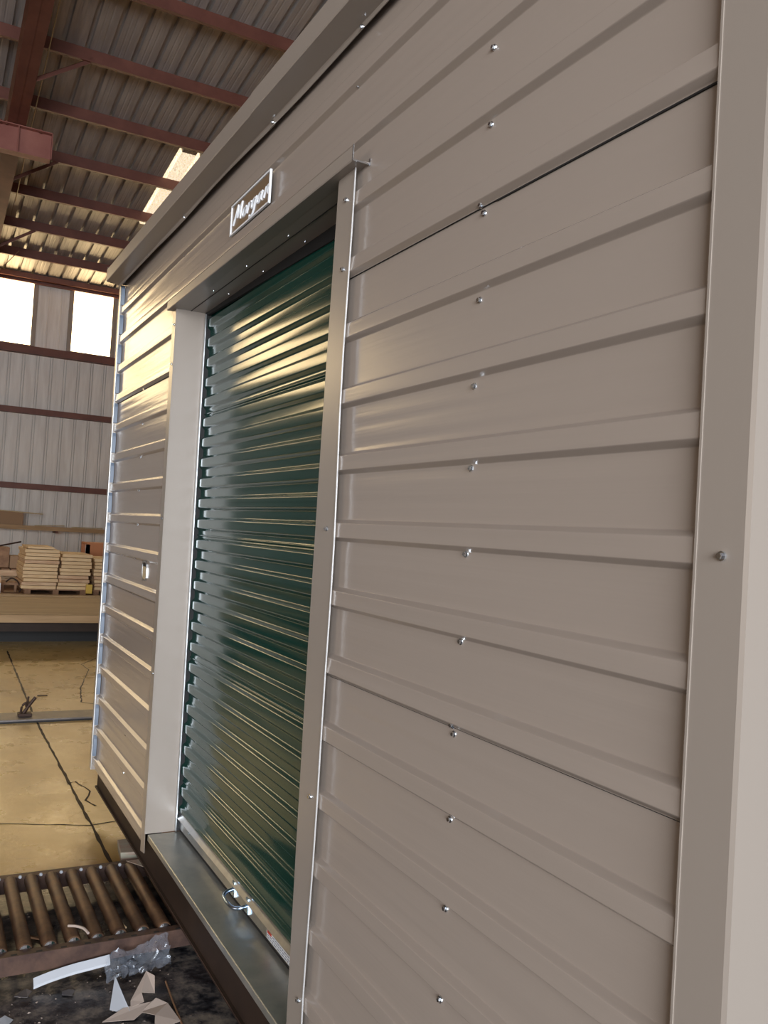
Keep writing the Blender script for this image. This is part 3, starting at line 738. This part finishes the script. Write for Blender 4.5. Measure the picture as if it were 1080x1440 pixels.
far = obj('side_rail', crail(3.456, 3.492, -1), M['rail'], conv)
for x in (-.98, .2, 1.2): obj('rail_foot', bbox(x, x + .05, 2.845, 2.875, 0.0005, .0395), M['rail'], conv)
bm = bmesh.new()
for k in range(-12, 5):
    x = -.036 + (k + .5) * RX
    box(bm, x - .009, x + .009, 2.848, 2.856, G - .1122, G - .1112)
obj('slot_hole', bm, M['black'], near, kind='stuff')
bm = bmesh.new(); tube(bm, [(0, 3.4562, 0), (0, 3.451, 0)], [.0068, .005], 10); bmesh.ops.recalc_face_normals(bm, faces=bm.faces)
bme = bpy.data.meshes.new('axle_bolt'); bm.to_mesh(bme); bm.free(); bme.materials.append(M['paper'])
for k in range(-12, 4): link('axle_bolt', bme, None, far, loc=(-.036 + (k + .5) * RX, 0, G - .112))
# litter lying in the bed of the conveyor
for i, (x, y, z, dx, dy, rz, m, lab) in enumerate(((-.36, 3.25, .03, .06, .012, 1.9, 'paper', 'white scrap between the second pair of rollers'), (-.165, 2.935, .095, .010, .045, .2, 'wood', 'small wood chip wedged between the conveyor rollers near the shed'),
                                                    (-.30, 3.05, .02, .05, .02, .6, 'paper_tan', 'torn pale scrap lying under the middle rollers'), (-.41, 3.15, .015, .07, .01, -.7, 'wood_dark', 'brown sliver of wood under the left rollers'))):
    bm = bmesh.new(); box(bm, -dx / 2, dx / 2, -dy / 2, dy / 2, 0, .006)
    bmesh.ops.rotate(bm, verts=bm.verts, matrix=Matrix.Rotation(rz, 3, 'Z')); bmesh.ops.translate(bm, verts=bm.verts, vec=(x, y, z if i == 1 else .0015))
    tag(obj('scrap', bm, M[m]), lab, 'scrap')
bm = bmesh.new(); tube(bm, catmull([(-.335, 2.955, G - .0945), (-.315, 2.935, G - .090), (-.295, 2.905, G - .088), (-.285, 2.875, G - .092)], 4), .0042, 6)
tag(obj('scrap', bm, M['paper_tan']), 'curled pale strip lying across the roller end by the near rail', 'scrap')

# timber blocks wedged under the shed's floor beam
bm = bmesh.new(); hexa(bm, [(-.046, 3.55, G - .150), (.05, 3.53, G - .150), (.06, 3.70, G - .150), (-.030, 3.70, G - .150),
                            (-.052, 3.55, G - .101), (.05, 3.53, G - .101), (.06, 3.70, G - .101), (-.036, 3.70, G - .101)])
bevel(bm, .004); b1 = obj('wood_block', bm, M['treated']); tag(b1, 'weathered timber block, upper one under the shed\'s brown floor beam', 'block')
bm = bmesh.new(); box(bm, -.01, .12, 3.56, 3.70, 0, G - .152); bevel(bm, .004)
tag(obj('wood_block', bm, M['treated']), 'weathered timber block standing on the floor beneath the upper block', 'block')
bm = bmesh.new(); zz = (G - .0986, G - .0968)
hexa(bm, [(x, y, z) for z in zz for x, y in ((-.050, 3.450), (.006, 3.36), (.060, 3.36), (.060, 3.450))])
o = obj('wood_wedge', bm, M['treated']); o.location.z += .0
tag(o, 'thin weathered timber wedge on the last visible roller under the beam', 'wedge')

# ------------------------------------------------------------------ litter on the dirty floor in front of the conveyor
def ribbon(name, centre, width, label, m, t=.0015, mats=None):
    bm = bmesh.new(); A, B = [], []
    for i, p in enumerate(centre):
        p = Vector(p); d = Vector(centre[min(i + 1, len(centre) - 1)]) - Vector(centre[max(i - 1, 0)])
        nn = Vector((-d.y, d.x, 0)).normalized() * width[i] / 2; 
        A.append(bm.verts.new(p + nn)); B.append(bm.verts.new(p - nn))
    for i in range(len(A) - 1): bm.faces.new((A[i], A[i + 1], B[i + 1], B[i]))
    thick(bm, t); o = obj(name, bm, m, smooth=True, angle=40); tag(o, label, 'paper'); return o
c = catmull([(-.450, 2.846, .020), (-.40, 2.850, .030), (-.335, 2.855, .038), (-.28, 2.853, .044), (-.225, 2.852, .050)], 5)
# keep the strip in front of the rail
c = [Vector((p.x, p.y - .035, p.z)) for p in c]
bm = bmesh.new(); A, B, Cc, D = [], [], [], []
for i, p in enumerate(c):
    t = i / (len(c) - 1)
    for lst, dy, dz in ((A, -.014, -.010), (B, -.012, -.003), (Cc, .006, .014), (D, .009, .010)):
        lst.append(bm.verts.new((p.x, p.y + dy, max(.001, p.z + dz))))
for i in range(len(A) - 1):
    for P1, P2 in ((A, B), (B, Cc), (Cc, D)): bm.faces.new((P1[i], P1[i + 1], P2[i + 1], P2[i]))
thick(bm, .0015); tag(obj('foam_strip', bm, M['paper'], smooth=True, angle=30), 'long white packing strip lying along the conveyor\'s near rail', 'strip')

def facet(name, faces, pts, m, label, cat='paper', t=.001):
    bm = bmesh.new(); v = [bm.verts.new(p) for p in pts]
    for f in faces: bm.faces.new([v[i] for i in f])
    thick(bm, t); o = obj(name, bm, m); tag(o, label, cat); return o
facet('paper_scrap', [(0, 1, 2), (0, 2, 3)], [(-.228, 2.705, .052), (-.262, 2.600, .010), (-.205, 2.560, .004), (-.215, 2.60, .022)], M['paper'], 'grey-white pointed paper scrap standing up at the left of the crumpled heap')
facet('paper_scrap', [(0, 1, 2, 3)], [(-.290, 2.560, .002), (-.225, 2.590, .014), (-.130, 2.588, .018), (-.205, 2.535, .004)], M['paper_tan'], 'pale paper strip lying flat across the crumpled heap')
facet('paper_scrap', [(0, 1, 2, 3), (0, 3, 4), (4, 3, 5, 6)], [(-.135, 2.705, .050), (-.118, 2.665, .052), (-.128, 2.615, .026), (-.165, 2.625, .030), (-.200, 2.612, .018), (-.165, 2.590, .020), (-.205, 2.585, .012)], M['paper_tan'], 'folded pinkish paper scrap with a white upper tip in the crumpled heap')
facet('paper_scrap', [(0, 1, 2, 5), (5, 2, 3, 4)], [(-.180, 2.560, .008), (-.130, 2.590, .024), (-.102, 2.560, .018), (-.085, 2.475, .006), (-.165, 2.455, .003), (-.150, 2.515, .016)], M['paper_tan'], 'broad folded pinkish paper scrap nearest the bottom of the photo')
for i, (x, y, s, lab) in enumerate(((-.480, 2.790, .030, 'grey paper flake left of the white packing strip'), (-.355, 2.755, .026, 'grey paper flake below the middle of the white packing strip'), (-.545, 2.66, .026, 'pale flake at the left edge near the bottom of the photo'))):
    bm = bmesh.new(); vs = [bm.verts.new((x + s * math.cos(a) * random.uniform(.6, 1.1), y + s * math.sin(a) * random.uniform(.6, 1.1), .002 + random.uniform(0, .006))) for a in (0, 1.2, 2.4, 3.7, 5.1)]
    bm.faces.new(vs); thick(bm, .0012); tag(obj('paper_flake', bm, M['steel'] if i < 2 else M['paper']), lab, 'paper')
bm = bmesh.new(); tube(bm, [(-.070, 2.71, .004), (-.080, 2.58, .006), (-.086, 2.42, .004)], .003, 6)
tag(obj('thin_stick', bm, M['wood_dark']), 'thin stick on the dirty floor beside the brown floor beam', 'stick')
# crumpled clear film
bm = bmesh.new(); nx_, ny_ = 26, 12; gr = []
for i in range(nx_ + 1):
    row = []
    for j in range(ny_ + 1):
        u, v = i / nx_, j / ny_
        x = -.245 + .200 * u; y = 2.745 + .010 * u + (.050 + .012 * math.sin(u * 3.0)) * v
        n1 = noise.noise(Vector((u * 7, v * 4, .3))); n2 = noise.noise(Vector((u * 15, v * 9, 4.3)))
        z = .010 + .015 * u + (.045 + .02 * u) * v + .024 * abs(n1) + .014 * abs(n2) + .020 * max(0, math.sin(u * 9.2)) * v
        row.append(bm.verts.new((x + .008 * n2, y + .012 * n1, z)))
    gr.append(row)
for i in range(nx_):
    for j in range(ny_): bm.faces.new((gr[i][j], gr[i + 1][j], gr[i + 1][j + 1], gr[i][j + 1]))
tag(obj('plastic_film', bm, M['clear']), 'crumpled clear plastic film by the conveyor rail, right of the white strip', 'plastic')
# grit and crumbs: uncountable
bm = bmesh.new()
for _ in range(420):
    x = random.uniform(-1.0, -.03); y = random.uniform(2.2, 2.82) if random.random() < .6 else random.uniform(2.9, 3.44); s = random.uniform(.0015, .006)
    a = random.uniform(0, 6.28); ca, sa = math.cos(a) * s, math.sin(a) * s; k = random.uniform(.3, 1)
    vs = [bm.verts.new((x + ca, y + sa, .001)), bm.verts.new((x - sa * k, y + ca * k, .001)), bm.verts.new((x - ca, y - sa, .001)), bm.verts.new((x + sa * k, y - ca * k, .0012 + s * .5))]
    bm.faces.new(vs[:3]); bm.faces.new((vs[0], vs[2], vs[3])); bm.faces.new((vs[0], vs[1], vs[3])); bm.faces.new((vs[1], vs[2], vs[3]))
tag(obj('floor_grit', bm, M['paper_tan'], kind='stuff'), 'small crumbs and shavings scattered on the dirty floor', 'debris')

# ------------------------------------------------------------------ mid-ground
def rz(p): return p + G
tr = bbox(-3.0, 3.5, 6.42, 6.66, .012, .024); 
tr_o = obj('floor_track', tr, M['steel']); tag(tr_o, 'flat steel track strip running across the floor', 'track')
obj('track_gap_shade', bbox(-3.0, 3.5, 6.42, 6.44, .0, .0125), M['black'], tr_o); obj('track_gap_shade', bbox(-3.0, 3.5, 6.64, 6.66, .0, .0125), M['black'], tr_o)  # black strips stand in for the shaded gap under the track
cl = empty('toggle_clamp', (-.11, 6.55, .024), 'rusty lever clamp fixed on the floor track', 'clamp')
obj('clamp_base', bevel(bbox(-.165, -.075, 6.51, 6.59, .0245, .044), .003), M['rust'], cl)
bm = bmesh.new(); tube(bm, catmull([(-.145, 6.55, .04), (-.142, 6.55, .085), (-.120, 6.55, .112), (-.112, 6.55, .085)], 4), .008, 8); obj('clamp_loop', bm, M['rust'], cl)
bm = bmesh.new(); tube(bm, [(-.128, 6.55, .04), (-.098, 6.55, .09), (-.055, 6.55, .150)], [.013, .011, .012], 8); obj('clamp_lever', bm, M['rust'], cl)
bm = bmesh.new(); tube(bm, [(-.112, 6.56, .09), (-.100, 6.56, .155)], .007, 8); obj('clamp_pin', bm, M['rust'], cl)
for x, y, l_, a, lab in ((.09, 7.35, .075, .0, 'dark sliver on the clean floor beyond the track'), (.46, 6.98, .05, .6, 'dark scrap on the floor beside the far corner of the shed')):
    bm = bmesh.new(); box(bm, -l_ / 2, l_ / 2, -.006, .006, 0, .006); bmesh.ops.rotate(bm, verts=bm.verts, matrix=Matrix.Rotation(a, 3, 'Z')); bmesh.ops.translate(bm, verts=bm.verts, vec=(x, y, .001))
    tag(obj('scrap', bm, M['rust']), lab, 'scrap')

# low timber deck
DZ = .10 + G
dk = empty('timber_deck', (0, 11.0, 0), 'low timber work deck with boarded top and dark gap beneath', 'deck')
y = 9.86
n = 0
while y < 12.1:
    w = .232; bm = bbox(-4.0, 4.5, y, y + w - .006, DZ + .014, DZ + .049 + random.uniform(-.002, .002)); obj('plank', bm, M['deck'], dk); y += w; n += 1
obj('front_board', bbox(-4.0, 4.5, 9.83, 9.858, DZ - .018, DZ + .060), M['deck'], dk)
obj('back_board', bbox(-4.0, 4.5, 12.19, 12.36, DZ - .05, DZ + .066), M['deck'], dk)
obj('rim_joist', bbox(-4.0, 4.5, 9.98, 10.02, DZ - .13, DZ + .012), M['brown'], dk)
obj('under_deck_shade', bbox(-4.0, 4.5, 10.50, 10.53, .0, DZ + .012), M['black'], dk)  # black sheet added to keep the space under the deck dark
for x in (-3.5, -1.5, 1.6, 3.2): obj('joist', bbox(x, x + .06, 10.03, 10.49, 0, DZ + .012), M['wood_dark'], dk)
obj('rim_joist', bbox(-4.0, 4.5, 12.10, 12.14, 0, DZ + .012), M['brown'], dk)
d2 = empty('timber_deck', (0, 14.0, 0), 'second timber deck behind, carrying the lumber stacks', 'deck')
y = 12.38
while y < 15.6:
    w = .30; obj('plank', bbox(-4.0, 4.5, y, y + w - .008, DZ - .035, DZ + .0), M['wood_dark'], d2); y += w
for x in (-3.5, -1.2, 1.1, 3.2): obj('joist', bbox(x, x + .08, 12.4, 15.6, 0, DZ - .036), M['wood_dark'], d2)

# lumber stacks on skids: every board end is a board of its own
def skid(x0, x1, y0, label):
    s = empty('skid', ((x0 + x1) / 2, y0 + .5, DZ), label, 'skid')
    for xx in (x0 + .02, (x0 + x1) / 2 - .04, x1 - .10): obj('runner', bbox(xx, xx + .08, y0, y0 + 1.0, DZ + .001, DZ + .060), M['wood_dark'], s)
    for k in range(4): obj('slat', bbox(x0, x1, y0 + k * .27, y0 + k * .27 + .15, DZ + .0605, DZ + .0755), M['wood_dark'], s)
    return s
skid(.46, 1.33, 13.1, 'dark wooden skid under the two columns of pale boards')
skid(1.40, 1.95, 13.15, 'dark wooden skid under the board stack by the shed corner')
ORD = ['lowest', 'second', 'third', 'fourth', 'fifth', 'sixth', 'seventh', 'eighth', 'ninth', 'tenth', 'eleventh']
def pile(x0, x1, n, lab, grp, y0=13.1, zbase=.076, h=.0455, step=.0515, drift=0.0):
    for k in range(n):
        j = random.uniform(-.012, .012); dr = drift * k
        bm = bbox(x0 + j + dr, x1 + j + dr * .9, y0 + random.uniform(-.02, .02), y0 + .95, DZ + zbase + k * step, DZ + zbase + k * step + h)
        bevel(bm, .004, 1)
        o = obj('board', bm, M['wood'] if random.random() < .7 else M['wood_red'])
        tag(o, (ORD[k] + (' from the bottom' if 0 < k < n - 1 else '') if k < n - 1 else 'topmost') + ' pale pine board of the ' + lab, 'board', grp)
pile(.44, .905, 11, 'left column in the double stack', 'boards of the left column', drift=.002)
pile(.915, 1.335, 10, 'right column in the double stack', 'boards of the right column', drift=.004)
bm = bbox(.49, .84, 13.12, 14.0, DZ + .645, DZ + .672); tag(obj('board', bm, M['wood']), 'loose thin board on top of the left column of the double stack', 'board')
pile(1.42, 1.95, 9, 'stack nearest the shed corner', 'boards of the stack by the shed', y0=13.15)
tag(obj('yellow_board', bbox(1.30, 1.385, 13.04, 13.09, DZ + .03, DZ + .16), M['yellow']), 'small yellow board leaning at the foot of the double stack', 'board')
# orange-brown crate behind
cr = empty('crate', (1.75, 14.7, DZ), 'orange-brown open crate behind the stack by the shed corner', 'crate')
for (a, b, c_, d) in ((1.48, 1.54, 0, .70), (1.95, 2.01, 0, .70), (1.48, 2.01, .52, .70)): obj('crate_panel', bbox(a, b, 14.4, 14.43 if d - c_ > .3 else 14.44, DZ + c_, DZ + d), M['orange'], cr)
obj('crate_top', bbox(1.48, 2.01, 14.4, 14.9, DZ + .70, DZ + .73), M['orange'], cr)
for (a, b) in ((1.48, 1.54), (1.95, 2.01)): obj('crate_panel', bbox(a, b, 14.86, 14.9, DZ, DZ + .70), M['orange'], cr)
# clutter at the left edge
tag(obj('wooden_box', bevel(bbox(.05, .36, 14.4, 14.8, DZ + .29, DZ + .60), .006), M['wood_dark']), 'tall dark wooden box at the left edge, standing on the dark bin', 'box')
tag(obj('wooden_box', bevel(bbox(.365, .62, 14.3, 14.7, DZ + .29, DZ + .475), .006), M['card']), 'low brown box beside the tall dark box, left of the lumber', 'box')
pal = empty('pallet', (.25, 14.5, DZ), 'dark pallet with slatted top carrying the brown boxes', 'pallet')
for k in range(7): obj('slat', bbox(-.30 + k * .135, -.30 + k * .135 + .10, 14.1, 14.95, DZ + .268, DZ + .288), M['wood_dark'], pal)
for yy in (14.12, 14.5, 14.88): obj('runner', bbox(-.3, .62, yy, yy + .06, DZ + .18, DZ + .267), M['wood_red'], pal)
for xx in (-.28, .52):
    for yy in (14.12, 14.88): obj('leg', bbox(xx, xx + .06, yy, yy + .06, DZ, DZ + .18), M['wood_dark'], pal)
tag(obj('white_box', bevel(bbox(-.1, .16, 13.0, 13.3, DZ + .001, DZ + .155), .004), M['white']), 'small blue-white box on the deck at the left edge', 'box')
tag(obj('wooden_box', bevel(bbox(-.1, .16, 13.0, 13.3, DZ + .157, DZ + .24), .004), M['wood_red']), 'flat brown box lying on the blue-white box', 'box')
st = empty('low_stool', (.36, 13.5, DZ), 'broken low timber trestle between the blue-white box and the lumber', 'trestle')
obj('top_bar', bbox(.17, .43, 13.4, 13.5, DZ + .10, DZ + .135), M['wood_dark'], st)
for xx in (.20, .37): obj('leg', bbox(xx, xx + .03, 13.4, 13.5, DZ, DZ + .10), M['wood_dark'], st)
bm = bmesh.new(); tube(bm, catmull([(.25, 13.35, DZ + .145), (.32, 13.35, DZ + .20), (.40, 13.34, DZ + .16), (.455, 13.34, DZ + .05), (.43, 13.34, DZ + .012)], 5), .011, 7)
tag(obj('cable_loop', bm, M['rust']), 'dark cable loop drooping over the low trestle', 'cable')
bm = bmesh.new(); tube(bm, [(.20, 14.3, DZ + .62), (.50, 14.25, DZ + .70)], .014, 6); tag(obj('stick', bm, M['rust']), 'dark stick poking out over the low brown box', 'stick')
bm = bmesh.new()
tube(bm, [(.13 + .06 * math.cos(a * math.pi / 8), 14.55, DZ + .6795 + .06 * math.sin(a * math.pi / 8)) for a in range(17)], .018, 8, caps=False)
ho = obj('hose_coil', bm, M['black']); tag(ho, 'black round hose coil standing on the tall dark box at the left edge', 'hose')
# shelf board on the back wall with a cardboard box and thin sticks
sh = empty('wall_shelf', (3, 21.2, .88 + G), 'long timber shelf fixed along the white ribbed back wall', 'shelf')
obj('shelf_board', bbox(.11, 6, 21.0, 21.38, .905 + G, .955 + G), M['wood_dark'], sh)
obj('shelf_lip', bbox(.11, 6, 20.97, 20.999, .87 + G, .965 + G), M['deck'], sh)
for x in (.3, 1.85, 4.2):
    obj('bracket', bbox(x, x + .05, 21.0, YB, .82 + G, .903 + G), M['red'], sh)
tag(obj('cardboard_box', bevel(bbox(.12, 1.14, 21.02, 21.34, .957 + G, 1.27 + G), .01), M['card']), 'wide brown cardboard box on the wall shelf', 'box')
for (p, q, lab) in (((1.4, 21.1, .97 + G), (2.05, 21.15, 1.0 + G), 'thin pale lath lying on the wall shelf right of the box'), ((.2, 20.99, 1.29 + G), (1.55, 21.0, 1.24 + G), 'long thin lath lying across the cardboard box'), ((2.2, 21.1, .975 + G), (2.9, 21.1, .985 + G), 'thin lath at the right end of the wall shelf')):
    bm = bmesh.new(); tube(bm, [p, q], .014, 6); tag(obj('lath', bm, M['foil']), lab, 'stick')
